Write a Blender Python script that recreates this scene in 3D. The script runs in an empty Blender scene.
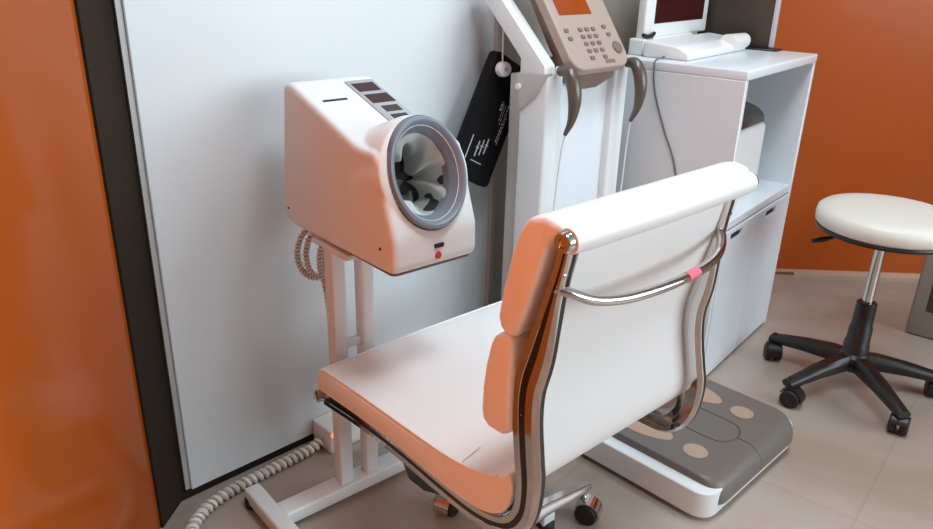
import bpy, bmesh, math, random
from mathutils import Vector, Matrix
random.seed(4)
PI = math.pi
scene = bpy.context.scene
col = scene.collection

# ------------------------------------------------------------------ materials
def mat(name, color, rough=0.5, metal=0.0, coat=0.0, var=0.0, vscale=8.0, bump=0.0, bscale=200.0, spec=0.5, emit=None, estr=0.0, sheen=0.0):
    m = bpy.data.materials.new(name); m.use_nodes = True
    nt = m.node_tree; b = nt.nodes['Principled BSDF']
    c = (color[0], color[1], color[2], 1.0)
    b.inputs['Base Color'].default_value = c
    b.inputs['Roughness'].default_value = rough
    b.inputs['Metallic'].default_value = metal
    b.inputs['Coat Weight'].default_value = coat
    b.inputs['Coat Roughness'].default_value = 0.05
    b.inputs['Specular IOR Level'].default_value = spec
    b.inputs['Sheen Weight'].default_value = sheen
    tc = nt.nodes.new('ShaderNodeTexCoord')
    if var > 0:
        n = nt.nodes.new('ShaderNodeTexNoise'); n.inputs['Scale'].default_value = vscale; n.inputs['Detail'].default_value = 4
        nt.links.new(tc.outputs['Object'], n.inputs['Vector'])
        r = nt.nodes.new('ShaderNodeValToRGB')
        r.color_ramp.elements[0].position = 0.3; r.color_ramp.elements[1].position = 0.7
        r.color_ramp.elements[0].color = tuple(max(0, x * (1 - var)) for x in color) + (1,)
        r.color_ramp.elements[1].color = tuple(min(1, x * (1 + var)) for x in color) + (1,)
        nt.links.new(n.outputs['Fac'], r.inputs['Fac']); nt.links.new(r.outputs['Color'], b.inputs['Base Color'])
    if bump > 0:
        n2 = nt.nodes.new('ShaderNodeTexNoise'); n2.inputs['Scale'].default_value = bscale; n2.inputs['Detail'].default_value = 3
        nt.links.new(tc.outputs['Object'], n2.inputs['Vector'])
        bp = nt.nodes.new('ShaderNodeBump'); bp.inputs['Strength'].default_value = bump; bp.inputs['Distance'].default_value = 0.002
        nt.links.new(n2.outputs['Fac'], bp.inputs['Height']); nt.links.new(bp.outputs['Normal'], b.inputs['Normal'])
    if emit:
        b.inputs['Emission Color'].default_value = (*emit, 1); b.inputs['Emission Strength'].default_value = estr
    return m

def srgb(r, g, b):
    f = lambda v: ((v / 255 + 0.055) / 1.055) ** 2.4 if v / 255 > 0.04045 else v / 255 / 12.92
    return (f(r), f(g), f(b))

M = dict(
    wall_white=mat('white wall panel', (0.70, 0.745, 0.765), 0.35, var=0.015, vscale=2.0),
    wall_plain=mat('plain wall paint', (0.46, 0.425, 0.38), 0.6, var=0.02, vscale=3.0),
    panel_edge=mat('grey panel edge', (0.45, 0.45, 0.44), 0.4),
    dark=mat('dark brown laminate', (0.026, 0.018, 0.012), 0.6, var=0.1, vscale=3, spec=0.2),
    orange=mat('glossy orange panel', (0.385, 0.076, 0.008), 0.13, spec=0.22, coat=0.05, var=0.03, vscale=1.5),
    orange2=mat('orange wall', (0.46, 0.090, 0.013), 0.3, spec=0.2, coat=0.04, var=0.05, vscale=1.5),
    wood=mat('brown wood panelling', (0.22, 0.115, 0.05), 0.5, var=0.15, vscale=2),
    skirting=mat('pale skirting', (0.62, 0.42, 0.30), 0.4),
    rust=mat('red brown skirting', (0.25, 0.08, 0.04), 0.5),
    ceiling=mat('ceiling paint', (0.42, 0.42, 0.42), 0.8),
    plastic=mat('white plastic', (0.82, 0.82, 0.81), 0.32, bump=0.02, bscale=900),
    plastic2=mat('white painted steel', (0.78, 0.81, 0.82), 0.3),
    lacquer=mat('white cabinet lacquer', (0.76, 0.81, 0.85), 0.28),
    leather=mat('white leather', (0.86, 0.86, 0.85), 0.42, bump=0.12, bscale=350),
    piping=mat('white piping', (0.88, 0.87, 0.85), 0.5),
    chrome=mat('chrome', (0.62, 0.60, 0.58), 0.07, metal=1.0),
    chrome_dark=mat('dark chrome reflection', (0.035, 0.028, 0.024), 0.18, metal=0.4),  # dark reflections of the chrome, put into a colour
    black=mat('black plastic', (0.012, 0.011, 0.011), 0.4),
    blacksoft=mat('black rubber', (0.012, 0.010, 0.010), 0.55),
    stoolblack=mat('black nylon', (0.014, 0.010, 0.009), 0.38, bump=0.05, bscale=600),
    stoolseat=mat('ivory vinyl', (0.78, 0.77, 0.70), 0.45, bump=0.05, bscale=400),
    ringgrey=mat('blue grey plastic', (0.20, 0.24, 0.29), 0.4),
    ringdark=mat('dark blue grey plastic', (0.06, 0.07, 0.09), 0.4),
    sleeve=mat('pale grey sleeve cloth', (0.60, 0.62, 0.59), 0.75, var=0.08, vscale=20, sheen=0.2),
    sleevedark=mat('dark sleeve shade and lining', (0.06, 0.06, 0.056), 0.7),  # liner tube, and the shade painted on the sleeve cloth
    display=mat('grey display panel', (0.42, 0.44, 0.46), 0.35),
    window=mat('dark red display window', (0.045, 0.010, 0.008), 0.45, spec=0.25),
    windowgrey=mat('dark display window', (0.045, 0.036, 0.036), 0.45, spec=0.25),
    slot=mat('black slot', (0.008, 0.008, 0.008), 0.6),
    red=mat('red button', (0.60, 0.035, 0.012), 0.3),
    screw=mat('dark screw', (0.06, 0.035, 0.025), 0.4, metal=0.5),
    tray=mat('grey base tray', (0.20, 0.17, 0.15), 0.5),
    pad=mat('taupe platform plastic', (0.155, 0.135, 0.118), 0.38, bump=0.05, bscale=700),
    groove=mat('dark groove', (0.06, 0.05, 0.045), 0.6),
    electrode=mat('beige electrode', (0.50, 0.36, 0.27), 0.35, metal=0.25),
    console=mat('beige console plastic', (0.42, 0.335, 0.285), 0.4),
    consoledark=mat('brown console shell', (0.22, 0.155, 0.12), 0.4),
    key=mat('grey brown key', (0.19, 0.15, 0.13), 0.45),
    lcd=mat('orange reflection lcd', (0.33, 0.062, 0.012), 0.15, coat=0.3),  # the orange reflection is part of this base colour
    grip=mat('grey brown grip', (0.13, 0.11, 0.09), 0.3, metal=0.35),
    cap=mat('light grey cap', (0.52, 0.51, 0.49), 0.4),
    pouch=mat('black pouch cloth', (0.006, 0.006, 0.007), 0.75, bump=0.1, bscale=400, spec=0.2),
    print=mat('white print', (0.55, 0.55, 0.55), 0.6),
    cable=mat('off white spiral wrap', (0.74, 0.71, 0.65), 0.45),
    cablecore=mat('grey cable core', (0.36, 0.31, 0.26), 0.5),
    cord=mat('dark grey cord', (0.12, 0.13, 0.14), 0.5),
    whitecord=mat('white cord', (0.75, 0.75, 0.73), 0.5),
    screen=mat('dark red screen', (0.045, 0.004, 0.006), 0.1, coat=0.3),
    monback=mat('dark brown monitor shell', (0.055, 0.040, 0.030), 0.45),
    monedge=mat('silver monitor edge', (0.55, 0.56, 0.57), 0.35),
    printerlid=mat('dark grey lid', (0.045, 0.042, 0.04), 0.3),
    tower=mat('grey brown casing', (0.27, 0.24, 0.21), 0.5),
    towerdark=mat('dark casing front', (0.05, 0.035, 0.028), 0.4),
    pink=mat('plain pink', (0.75, 0.16, 0.22), 0.4),
    led=mat('orange indicator', (0.7, 0.15, 0.02), 0.3, emit=(1.0, 0.28, 0.05), estr=1.2),
    glass=mat('frosted window pane', (0.9, 0.93, 0.95), 0.3, emit=(0.88, 0.95, 1.0), estr=1.0),
    frame=mat('window frame', (0.7, 0.7, 0.7), 0.4),
)

# floor: beige polished tile with faint seams and mottling
def floor_material():
    m = bpy.data.materials.new('polished beige floor'); m.use_nodes = True
    nt = m.node_tree; b = nt.nodes['Principled BSDF']; N = nt.nodes.new; L = nt.links.new
    tc = N('ShaderNodeTexCoord')
    n = N('ShaderNodeTexNoise'); n.inputs['Scale'].default_value = 2.2; n.inputs['Detail'].default_value = 6; n.inputs['Distortion'].default_value = 0.6
    L(tc.outputs['Object'], n.inputs['Vector'])
    r = N('ShaderNodeValToRGB'); r.color_ramp.elements[0].position = 0.3; r.color_ramp.elements[1].position = 0.72
    r.color_ramp.elements[0].color = (0.35, 0.272, 0.215, 1); r.color_ramp.elements[1].color = (0.50, 0.43, 0.375, 1)
    L(n.outputs['Fac'], r.inputs['Fac'])
    mp = N('ShaderNodeMapping'); mp.inputs['Rotation'].default_value = (0, 0, math.radians(39)); mp.inputs['Location'].default_value = (0.17, 0.12, 0)
    L(tc.outputs['Object'], mp.inputs['Vector'])
    br = N('ShaderNodeTexBrick'); br.offset = 0.0; br.inputs['Scale'].default_value = 1.0
    br.inputs['Brick Width'].default_value = 0.6; br.inputs['Row Height'].default_value = 0.6; br.inputs['Mortar Size'].default_value = 0.0025
    br.inputs['Color1'].default_value = (1, 1, 1, 1); br.inputs['Color2'].default_value = (0.97, 0.97, 0.97, 1); br.inputs['Mortar'].default_value = (0.90, 0.885, 0.87, 1)
    L(mp.outputs['Vector'], br.inputs['Vector'])
    mx = N('ShaderNodeMix'); mx.data_type = 'RGBA'; mx.blend_type = 'MULTIPLY'; mx.inputs[0].default_value = 1.0
    L(r.outputs['Color'], mx.inputs[6]); L(br.outputs['Color'], mx.inputs[7])
    L(mx.outputs[2], b.inputs['Base Color'])
    b.inputs['Roughness'].default_value = 0.24
    return m
M['floor'] = floor_material()

# ------------------------------------------------------------------ helpers
def smooth_obj(o, angle=40):
    me = o.data
    for p in me.polygons: p.use_smooth = True
    try:
        me.set_sharp_from_angle(angle=math.radians(angle))
    except Exception:
        pass

def obj(name, bm, m, parent=None, loc=(0, 0, 0), rot=(0, 0, 0), smooth=True, angle=40, label=None):
    me = bpy.data.meshes.new(name)
    bmesh.ops.recalc_face_normals(bm, faces=bm.faces[:])
    bm.to_mesh(me); bm.free()
    ms = m if isinstance(m, (list, tuple)) else [m]
    for k in ms: me.materials.append(k)
    o = bpy.data.objects.new(name, me); col.objects.link(o)
    o.location = loc; o.rotation_euler = rot
    if parent: o.parent = parent
    if smooth: smooth_obj(o, angle)
    if label: o['label'] = label
    return o

def thing(name, label, cat, loc=(0, 0, 0), az=None, group=None):
    """Empty at the base; local x runs along azimuth az, local y 90 degrees to its left (away from the viewer)."""
    o = bpy.data.objects.new(name, None); col.objects.link(o)
    o.empty_display_size = 0.05
    o.location = loc
    if az is not None: o.rotation_euler = (0, 0, math.radians(90 - az))
    o['label'] = label; o['category'] = cat
    if group: o['group'] = group
    return o

def tag(o, label, cat, group=None):
    o['label'] = label; o['category'] = cat
    if group: o['group'] = group
    return o

def struct(name, bm, m, **k):
    o = obj(name, bm, m, **k); o['kind'] = 'structure'; return o

def new(): return bmesh.new()

def add_box(bm, lo, hi, bev=0.0, seg=3, mtx=None, mi=0):
    c = [(lo[i] + hi[i]) / 2 for i in range(3)]; s = [hi[i] - lo[i] for i in range(3)]
    t = bmesh.new()
    bmesh.ops.create_cube(t, size=1.0)
    bmesh.ops.scale(t, vec=s, verts=t.verts)
    if bev > 0: bmesh.ops.bevel(t, geom=t.edges[:], offset=bev, segments=seg, profile=0.5, affect='EDGES')
    bmesh.ops.translate(t, vec=c, verts=t.verts)
    if mtx: bmesh.ops.transform(t, matrix=mtx, verts=t.verts)
    merge(bm, t, mi); return bm

def merge(bm, t, mi=0):
    vm = {v: bm.verts.new(v.co) for v in t.verts}
    for f in t.faces:
        try:
            nf = bm.faces.new([vm[v] for v in f.verts]); nf.material_index = mi
        except ValueError: pass
    t.free()

def box(lo, hi, bev=0.0, seg=3, mtx=None):
    return add_box(new(), lo, hi, bev, seg, mtx)

def prism(pts, lo, hi, axis='x', bev=0.0, seg=3):
    """Polygon in the plane normal to axis, extruded from lo to hi. For axis x points are (y,z); y: (x,z); z: (x,y)."""
    def P(p, h):
        if axis == 'x': return (h, p[0], p[1])
        if axis == 'y': return (p[0], h, p[1])
        return (p[0], p[1], h)
    bm = new()
    a = [bm.verts.new(P(p, lo)) for p in pts]; b = [bm.verts.new(P(p, hi)) for p in pts]
    n = len(pts)
    bm.faces.new(a); bm.faces.new(b[::-1])
    for i in range(n): bm.faces.new((a[i], b[i], b[(i + 1) % n], a[(i + 1) % n]))
    bmesh.ops.recalc_face_normals(bm, faces=bm.faces[:])
    if bev > 0: bmesh.ops.bevel(bm, geom=bm.edges[:], offset=bev, segments=seg, profile=0.5, affect='EDGES')
    return bm

def rrect(x0, y0, x1, y1, r, n=6):
    pts = []
    for cx, cy, a0 in ((x1 - r, y1 - r, 0), (x0 + r, y1 - r, 90), (x0 + r, y0 + r, 180), (x1 - r, y0 + r, 270)):
        for k in range(n + 1):
            a = math.radians(a0 + 90 * k / n); pts.append((cx + r * math.cos(a), cy + r * math.sin(a)))
    return pts

def slab(outline, z0, z1, r=0.0, steps=3):
    """Horizontal slab with a rounded upper rim (outline inset on the way up)."""
    bm = new(); rings = []
    cx = sum(p[0] for p in outline) / len(outline); cy = sum(p[1] for p in outline) / len(outline)
    lev = [(z0, 0.0)]
    if r > 0:
        for k in range(steps + 1):
            a = PI / 2 * k / steps; lev.append((z1 - r + r * math.sin(a), r * (1 - math.cos(a))))
    else: lev.append((z1, 0.0))
    n = len(outline)
    for z, ins in lev:
        ring = []
        for i, p in enumerate(outline):
            q, s = outline[i - 1], outline[(i + 1) % n]
            tx, ty = s[0] - q[0], s[1] - q[1]; l = math.hypot(tx, ty) or 1
            ring.append(bm.verts.new((p[0] - ty / l * -ins * -1, p[1] + tx / l * ins, z)))
        rings.append(ring)
    for a, b in zip(rings, rings[1:]):
        for i in range(n): bm.faces.new((a[i], a[(i + 1) % n], b[(i + 1) % n], b[i]))
    bm.faces.new(rings[0][::-1]); bm.faces.new(rings[-1])
    return bm

def catmull(pts, n=8, closed=False):
    pts = [Vector(p) for p in pts]; out = []
    m = len(pts)
    rng = range(m) if closed else range(m - 1)
    for i in rng:
        p1, p2 = pts[i], pts[(i + 1) % m]
        p0 = pts[i - 1] if (i > 0 or closed) else p1 * 2 - p2
        p3 = pts[(i + 2) % m] if (i + 2 < m or closed) else p2 * 2 - p1
        for k in range(n):
            t = k / n
            out.append(0.5 * ((2 * p1) + (-p0 + p2) * t + (2 * p0 - 5 * p1 + 4 * p2 - p3) * t * t + (-p0 + 3 * p1 - 3 * p2 + p3) * t ** 3))
    if not closed: out.append(pts[-1])
    return out

def add_tube(bm, pts, r, seg=12, closed=False, caps=True, mi=0):
    pts = [Vector(p) for p in pts]; n = len(pts)
    rad = r if callable(r) else (lambda t: r)
    prev = None; rings = []
    for i, p in enumerate(pts):
        if closed: t = (pts[(i + 1) % n] - pts[i - 1])
        else: t = (pts[min(i + 1, n - 1)] - pts[max(i - 1, 0)])
        t.normalize()
        if prev is None:
            u = t.cross(Vector((0, 0, 1)))
            if u.length < 1e-3: u = t.cross(Vector((0, 1, 0)))
        else: u = prev - t * prev.dot(t)
        u.normalize(); prev = u; v = t.cross(u)
        rr = rad(i / max(1, n - 1))
        rings.append([bm.verts.new(p + (u * math.cos(2 * PI * k / seg) + v * math.sin(2 * PI * k / seg)) * rr) for k in range(seg)])
    m = n if closed else n - 1
    for i in range(m):
        a, b = rings[i], rings[(i + 1) % n]
        for k in range(seg):
            f = bm.faces.new((a[k], a[(k + 1) % seg], b[(k + 1) % seg], b[k])); f.material_index = mi
    if caps and not closed:
        bm.faces.new(rings[0][::-1]).material_index = mi; bm.faces.new(rings[-1]).material_index = mi
    return bm

def tube(pts, r, seg=12, closed=False): return add_tube(new(), pts, r, seg, closed)

def lathe(prof, seg=48, mtx=None, closed=False):
    """prof: list of (radius, z)."""
    bm = new(); rings = []
    for r, z in prof:
        if r < 1e-6: rings.append([bm.verts.new((0, 0, z))])
        else: rings.append([bm.verts.new((r * math.cos(2 * PI * k / seg), r * math.sin(2 * PI * k / seg), z)) for k in range(seg)])
    pairs = list(zip(rings, rings[1:]))
    if closed: pairs.append((rings[-1], rings[0]))
    for a, b in pairs:
        if len(a) == 1 and len(b) == 1: continue
        for k in range(seg):
            k2 = (k + 1) % seg
            if len(a) == 1: bm.faces.new((a[0], b[k], b[k2]))
            elif len(b) == 1: bm.faces.new((a[k], a[k2], b[0]))
            else: bm.faces.new((a[k], a[k2], b[k2], b[k]))
    if not closed:
        if len(rings[0]) > 1: bm.faces.new(rings[0][::-1])
        if len(rings[-1]) > 1: bm.faces.new(rings[-1])
    if mtx: bmesh.ops.transform(bm, matrix=mtx, verts=bm.verts)
    return bm

def sweep_yz(path, section, x0, kf=None):
    """Sweep a closed section [(lateral x, normal offset)] along a path of (y,z) points."""
    pts = [Vector((p[0], p[1], 0)) for p in path]; bm = new(); rings = []
    n = len(pts)
    for i, p in enumerate(pts):
        t = pts[min(i + 1, n - 1)] - pts[max(i - 1, 0)]; t.normalize()
        nn = Vector((-t.y, t.x, 0))
        q = kf(p.y) if kf else 1.0
        rings.append([bm.verts.new((x0 + sx, p.x + nn.x * so * (q if so < 0 else 1), p.y + nn.y * so * (q if so < 0 else 1))) for sx, so in section])
    k = len(section)
    for a, b in zip(rings, rings[1:]):
        for i in range(k): bm.faces.new((a[i], a[(i + 1) % k], b[(i + 1) % k], b[i]))
    bm.faces.new(rings[0][::-1]); bm.faces.new(rings[-1])
    return bm

def align(origin, zdir, up=(0, 0, 1)):
    """Matrix whose local z is zdir and local y is as near to up as it can be."""
    z = Vector(zdir).normalized(); x = Vector(up).cross(z).normalized(); y = z.cross(x)
    m = Matrix((x, y, z)).transposed().to_4x4(); m.translation = Vector(origin); return m

def dup(root, label=None, parent=None):
    c = root.copy(); col.objects.link(c)
    if parent: c.parent = parent
    if label: c['label'] = label
    for ch in [o for o in bpy.data.objects if o.parent == root]: dup(ch, parent=c)
    return c

# ------------------------------------------------------------------ camera
F = 751.64; TH = math.radians(22.243); RO = math.radians(1.4106); H = 1.2
fw = Vector((0, math.cos(TH), -math.sin(TH))); r0 = Vector((1, 0, 0)); u0 = Vector((0, math.sin(TH), math.cos(TH)))
Rv = r0 * math.cos(RO) + u0 * math.sin(RO); Uv = -r0 * math.sin(RO) + u0 * math.cos(RO)
cd = bpy.data.cameras.new('camera'); cam = bpy.data.objects.new('camera', cd); col.objects.link(cam)
cd.sensor_fit = 'HORIZONTAL'; cd.sensor_width = 36; cd.lens = F / 933 * 36; cd.clip_start = 0.02
mw = Matrix((Rv, Uv, -fw)).transposed().to_4x4(); mw.translation = (0, 0, H); cam.matrix_world = mw
scene.camera = cam

def frame_vec(az):
    a = math.radians(az)
    return Vector((math.sin(a), math.cos(a), 0)), Vector((-math.cos(a), math.sin(a), 0))

# ------------------------------------------------------------------ room
WC = Vector((-0.635, 1.436, 0)); WAZ = 45.4
wB, wA = frame_vec(WAZ)
def wallobj(name, bm, m, **k):
    return struct(name, bm, m, loc=WC, rot=(0, 0, math.radians(90 - WAZ)), **k)

struct('floor', box((-4.5, -3.4, -0.1), (4.2, 4.6, 0)), M['floor'], smooth=False)
struct('ceiling', box((-4.5, -3.4, 2.6), (4.2, 4.6, 2.7)), M['ceiling'], smooth=False)
# white panel wall, carried clear of the floor on a dark recessed plinth, then a plain stretch of wall
bm = box((0.0, 0.0, 0.020), (0.985, 0.03, 2.6), 0.002, 1)
wallobj('wall_back', bm, M['wall_white'], smooth=False)
wallobj('trim_1', box((-0.012, 0.006, 0.022), (0.0005, 0.03, 2.6)), M['panel_edge'], smooth=False)
wallobj('wall_back_plain', box((0.986, 0.004, 0.0), (2.06, 0.03, 2.6)), M['wall_plain'], smooth=False)
wallobj('trim_2', box((0.975, -0.014, 0.0), (0.999, 0.02, 2.6), 0.003, 2), M['wall_plain'], smooth=False)
wallobj('wall_back_core', box((-0.03, 0.0305, 0.0), (0.985, 0.10, 2.6)), M['dark'], smooth=False)
wallobj('baseboard_back', box((-0.03, 0.003, 0.0), (0.985, 0.024, 0.0195)), M['dark'], smooth=False)
# dark return between the white panel and the orange wall
J1 = Vector((-0.672, 1.452, 0)); 
bm = prism([(-0.69, 1.33), (-0.665, 1.33), (-0.652, 1.46), (-0.76, 1.56), (-0.80, 1.50)], 0, 2.6, 'z')
struct('trim_3', bm, M['dark'], smooth=False)
struct('wall_left', box((-0.75, -3.3, 0), (-0.671, 1.333, 2.6)), M['orange'], smooth=False)
struct('wall_right', prism([(0.80, 2.938), (3.55, 2.863), (3.55, 2.96), (0.80, 3.04)], 0, 2.6, 'z'), M['orange2'], smooth=False)
struct('baseboard_right', prism([(0.86, 2.930), (3.5, 2.857), (3.5, 2.868), (0.86, 2.941)], 0, 0.02, 'z'), M['skirting'], smooth=False)
struct('trim_4', prism([(1.10, 2.915), (1.37, 2.908), (1.37, 2.924), (1.10, 2.931)], 0, 0.010, 'z'), M['rust'], smooth=False)
struct('wall_rear', box((-0.75, -3.4, 0), (3.6, -3.3, 2.6)), M['wood'], smooth=False)
# window wall on the viewer's right, behind the camera's field of view
WX = 3.5
bm = new()
add_box(bm, (WX, -3.3, 0), (WX + 0.1, 2.95, 0.7)); add_box(bm, (WX, -3.3, 2.35), (WX + 0.1, 2.95, 2.6))
add_box(bm, (WX, -3.3, 0.7), (WX + 0.1, -2.6, 2.35)); add_box(bm, (WX, 1.5, 0.7), (WX + 0.1, 2.95, 2.35))
struct('wall_window_side', bm, M['wall_plain'], smooth=False)
bm = new()
for y in (-2.6, -1.25, 0.1, 1.45): add_box(bm, (WX + 0.01, y, 0.7), (WX + 0.08, y + 0.05, 2.35))
add_box(bm, (WX + 0.01, -2.6, 0.7), (WX + 0.08, 1.5, 0.75)); add_box(bm, (WX + 0.01, -2.6, 2.3), (WX + 0.08, 1.5, 2.35))
struct('window_1', bm, M['frame'], smooth=False)

# ------------------------------------------------------------------ blood pressure monitor on its stand
PB = Vector((-0.132, 1.247, 0)); BAZ = 49.5
st = thing('instrument_stand', 'white steel stand with two posts under the blood pressure machine', 'stand', PB, BAZ)
obj('post', box((0.008, 0.236, 0.045), (0.042, 0.268, 0.640), 0.005), M['plastic2'], st)
obj('post', box((0.080, 0.236, 0.045), (0.112, 0.268, 0.640), 0.005), M['plastic2'], st)
obj('crosspiece', box((0.040, 0.244, 0.395), (0.082, 0.260, 0.415), 0.004), M['plastic2'], st)
obj('mounting_plate', box((0.0, 0.16, 0.639), (0.16, 0.30, 0.6505), 0.003), M['plastic2'], st)
obj('base_bar', box((-0.14, 0.226, 0.012), (0.30, 0.278, 0.047), 0.006), M['plastic2'], st)
obj('foot_bar', box((-0.176, -0.14, 0.013), (-0.138, 0.366, 0.050), 0.006), M['plastic2'], st)
obj('foot_bar', box((0.30, -0.14, 0.013), (0.338, 0.366, 0.050), 0.006), M['plastic2'], st)
for x in (-0.157, 0.319):
    for y in (0.355, -0.125):
        obj('rubber_foot', lathe([(0.0, 0.0), (0.021, 0.0), (0.023, 0.004), (0.023, 0.022), (0.019, 0.027), (0, 0.027)], 24), M['blacksoft'], st, loc=(x, y, 0), label='black rubber foot')

bp = thing('blood_pressure_monitor', 'white automatic blood pressure machine with grey arm ring on a stand', 'blood pressure monitor', PB + Vector((0, 0, 0.658)), BAZ)
Zb = 0.658
W = 0.198
ringc = Vector((W / 2, 0.033, 0.832 - Zb)); axis = Vector((0, 0.945, -0.326)); nrm = -axis
def bp_housing():
    prof = [(-0.003, 0.010), (-0.002, 0.07), (0.050, 0.216), (0.06, 0.222), (0.115, 0.222), (0.361, 0.303), (0.385, 0.296), (0.421, 0.03), (0.405, 0.0), (0.372, -0.006), (0.01, 0.002)]
    b1 = prism(prof, 0.0, W, 'x', 0.011, 3)
    m1 = align(ringc + nrm * 0.004, axis)
    t = lathe([(0.0, 0.0), (0.095, 0.0), (0.106, 0.006), (0.111, 0.03), (0.109, 0.10), (0.098, 0.17), (0, 0.17)], 64, m1 @ Matrix.Diagonal((0.935, 1, 1, 1)))
    merge(b1, t)
    tmp = obj('housing', b1, M['plastic'], None)
    rm = tmp.modifiers.new('r', 'REMESH'); rm.mode = 'VOXEL'; rm.voxel_size = 0.003
    s = tmp.modifiers.new('s', 'SMOOTH'); s.factor = 0.5; s.iterations = 7
    cut = obj('cutter', lathe([(0, -0.05), (0.087, -0.05), (0.087, 0.19), (0, 0.19)], 64, align(ringc, axis) @ Matrix.Diagonal((0.815, 1, 1, 1))), M['sleevedark'], None)
    bo = tmp.modifiers.new('b', 'BOOLEAN'); bo.operation = 'DIFFERENCE'; bo.object = cut; bo.solver = 'EXACT'
    dg = bpy.context.evaluated_depsgraph_get(); dg.update()
    me = bpy.data.meshes.new_from_object(tmp.evaluated_get(dg))
    old = tmp.data; tmp.modifiers.clear(); tmp.data = me
    bpy.data.meshes.remove(old)
    cm = cut.data; bpy.data.objects.remove(cut); bpy.data.meshes.remove(cm)
    me.materials.clear(); me.materials.append(M['plastic'])
    tmp.parent = bp
    smooth_obj(tmp, 50)
    return tmp
bp_housing()
obj('base_plate', prism(rrect(0.006, 0.008, W - 0.006, 0.385, 0.012), -0.0015, 0.003, 'z'), M['tray'], bp, loc=(0, 0, 0), label='grey base plate')
# arm ring
OV = Matrix.Diagonal((0.815, 1.0, 1.0, 1.0))
mr = align(ringc + nrm * 0.006, nrm) @ OV
ringprof = [(0.0775, -0.04), (0.0765, -0.024), (0.0785, -0.018), (0.087, -0.004), (0.092, 0.006), (0.0965, 0.0085), (0.1015, 0.0075), (0.1040, 0.003), (0.1040, -0.006), (0.100, -0.012), (0.09, -0.03)]
obj('arm_ring', lathe(ringprof, 72, mr, closed=True), M['ringgrey'], bp, label='blue grey ring around the arm opening')
obj('ring_gasket', lathe([(0.1015, -0.012), (0.1062, -0.012), (0.1062, -0.003), (0.1015, -0.001)], 72, mr, closed=True), M['ringdark'], bp)
# crumpled cloth sleeve inside the opening
def sleeve(r_base, depth, seed):
    random.seed(seed); bm = new(); seg = 112; nz = 30; rings = []
    ph = [random.uniform(0, 2 * PI) for _ in range(6)]
    for j in range(nz + 1):
        t = j / nz; ring = []
        for k in range(seg):
            th = 2 * PI * k / seg
            fold = (0.5 + 0.5 * math.sin(2 * th + ph[0] + 1.7 * t)) ** 1.6
            f2 = (0.5 + 0.5 * math.sin(5 * th + ph[1] - 3.0 * t + math.sin(2 * th))) ** 3
            f3 = math.sin(9 * th + ph[2] + 6 * t)
            g = min(1.0, t * 1.9)
            r = r_base * (1 - g * (0.42 * fold + 0.40 * f2 + 0.06 * f3)) * (1 - 0.35 * max(0, t - 0.3))
            r = max(0.011, r)
            ring.append(bm.verts.new((r * math.cos(th) + 0.022 * g, r * math.sin(th) - 0.004 * g, -0.018 - depth * t)))
        rings.append(ring)
    for j, (a, b) in enumerate(zip(rings, rings[1:])):
        for k in range(seg):
            f = bm.faces.new((a[k], a[(k + 1) % seg], b[(k + 1) % seg], b[k]))
            d = math.degrees(2 * PI * k / seg)
            if (150 < d < 250 and j > 5) or j > 26: f.material_index = 1  # one sector and the inner end coloured dark as painted shade
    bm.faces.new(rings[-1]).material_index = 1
    bmesh.ops.transform(bm, matrix=align(ringc, nrm) @ OV, verts=bm.verts)
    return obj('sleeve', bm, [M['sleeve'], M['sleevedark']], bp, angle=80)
sleeve(0.077, 0.11, 23)['label'] = 'crumpled pale cloth sleeve with painted dark shade inside the ring'
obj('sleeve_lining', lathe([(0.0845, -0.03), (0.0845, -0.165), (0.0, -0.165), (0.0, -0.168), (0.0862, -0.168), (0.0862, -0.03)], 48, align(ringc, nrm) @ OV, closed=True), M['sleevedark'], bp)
# top slope: display panel with four windows, paper slot
sl = math.atan2(0.303 - 0.222, 0.361 - 0.115)
def top_m(x, y): # local frame on the sloping top
    z = 0.222 + (y - 0.115) * math.tan(sl)
    m = Matrix.Translation((x, y, z)) @ Matrix.Rotation(sl, 4, 'X'); return m
def topbox(name, x0, x1, y0, y1, h0, h1, m, parent, bev=0.0):
    return obj(name, box((x0, 0, h0), (x1, (y1 - y0) / math.cos(sl), h1), bev, 2, top_m(0, y0)), m, parent)
dp = topbox('display_panel', 0.118, 0.186, 0.132, 0.340, -0.004, 0.0025, M['display'], bp, 0.0012)
topbox('display_window', 0.125, 0.177, 0.292, 0.325, 0.0015, 0.0036, M['window'], dp)
topbox('display_window', 0.126, 0.180, 0.244, 0.278, 0.0015, 0.0036, M['window'], dp)
topbox('display_window', 0.134, 0.172, 0.208, 0.230, 0.0015, 0.0036, M['windowgrey'], dp)
topbox('display_window', 0.133, 0.170, 0.180, 0.196, 0.0015, 0.0036, M['windowgrey'], dp)
topbox('paper_slot', 0.030, 0.085, 0.272, 0.2785, -0.003, 0.0008, M['slot'], bp)
# front: slot and red stop button
obj('front_slot', box((0.092, -0.006, 0.040), (0.112, 0.004, 0.0475)), M['slot'], bp, smooth=False)
obj('stop_button', lathe([(0, 0.004), (0.0065, 0.004), (0.008, 0.001), (0.008, -0.006), (0, -0.006)], 24, align((0.101, -0.001, 0.024), (0, -1, 0.05))), M['red'], bp, label='round red stop button')
for y, z in ((0.392, 0.032), (0.040, 0.046)):
    obj('screw', lathe([(0, 0.0015), (0.003, 0.0012), (0.0036, -0.002), (0, -0.002)], 14, align((0.0, y, z), (-1, 0, 0))), M['screw'], bp)

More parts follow.
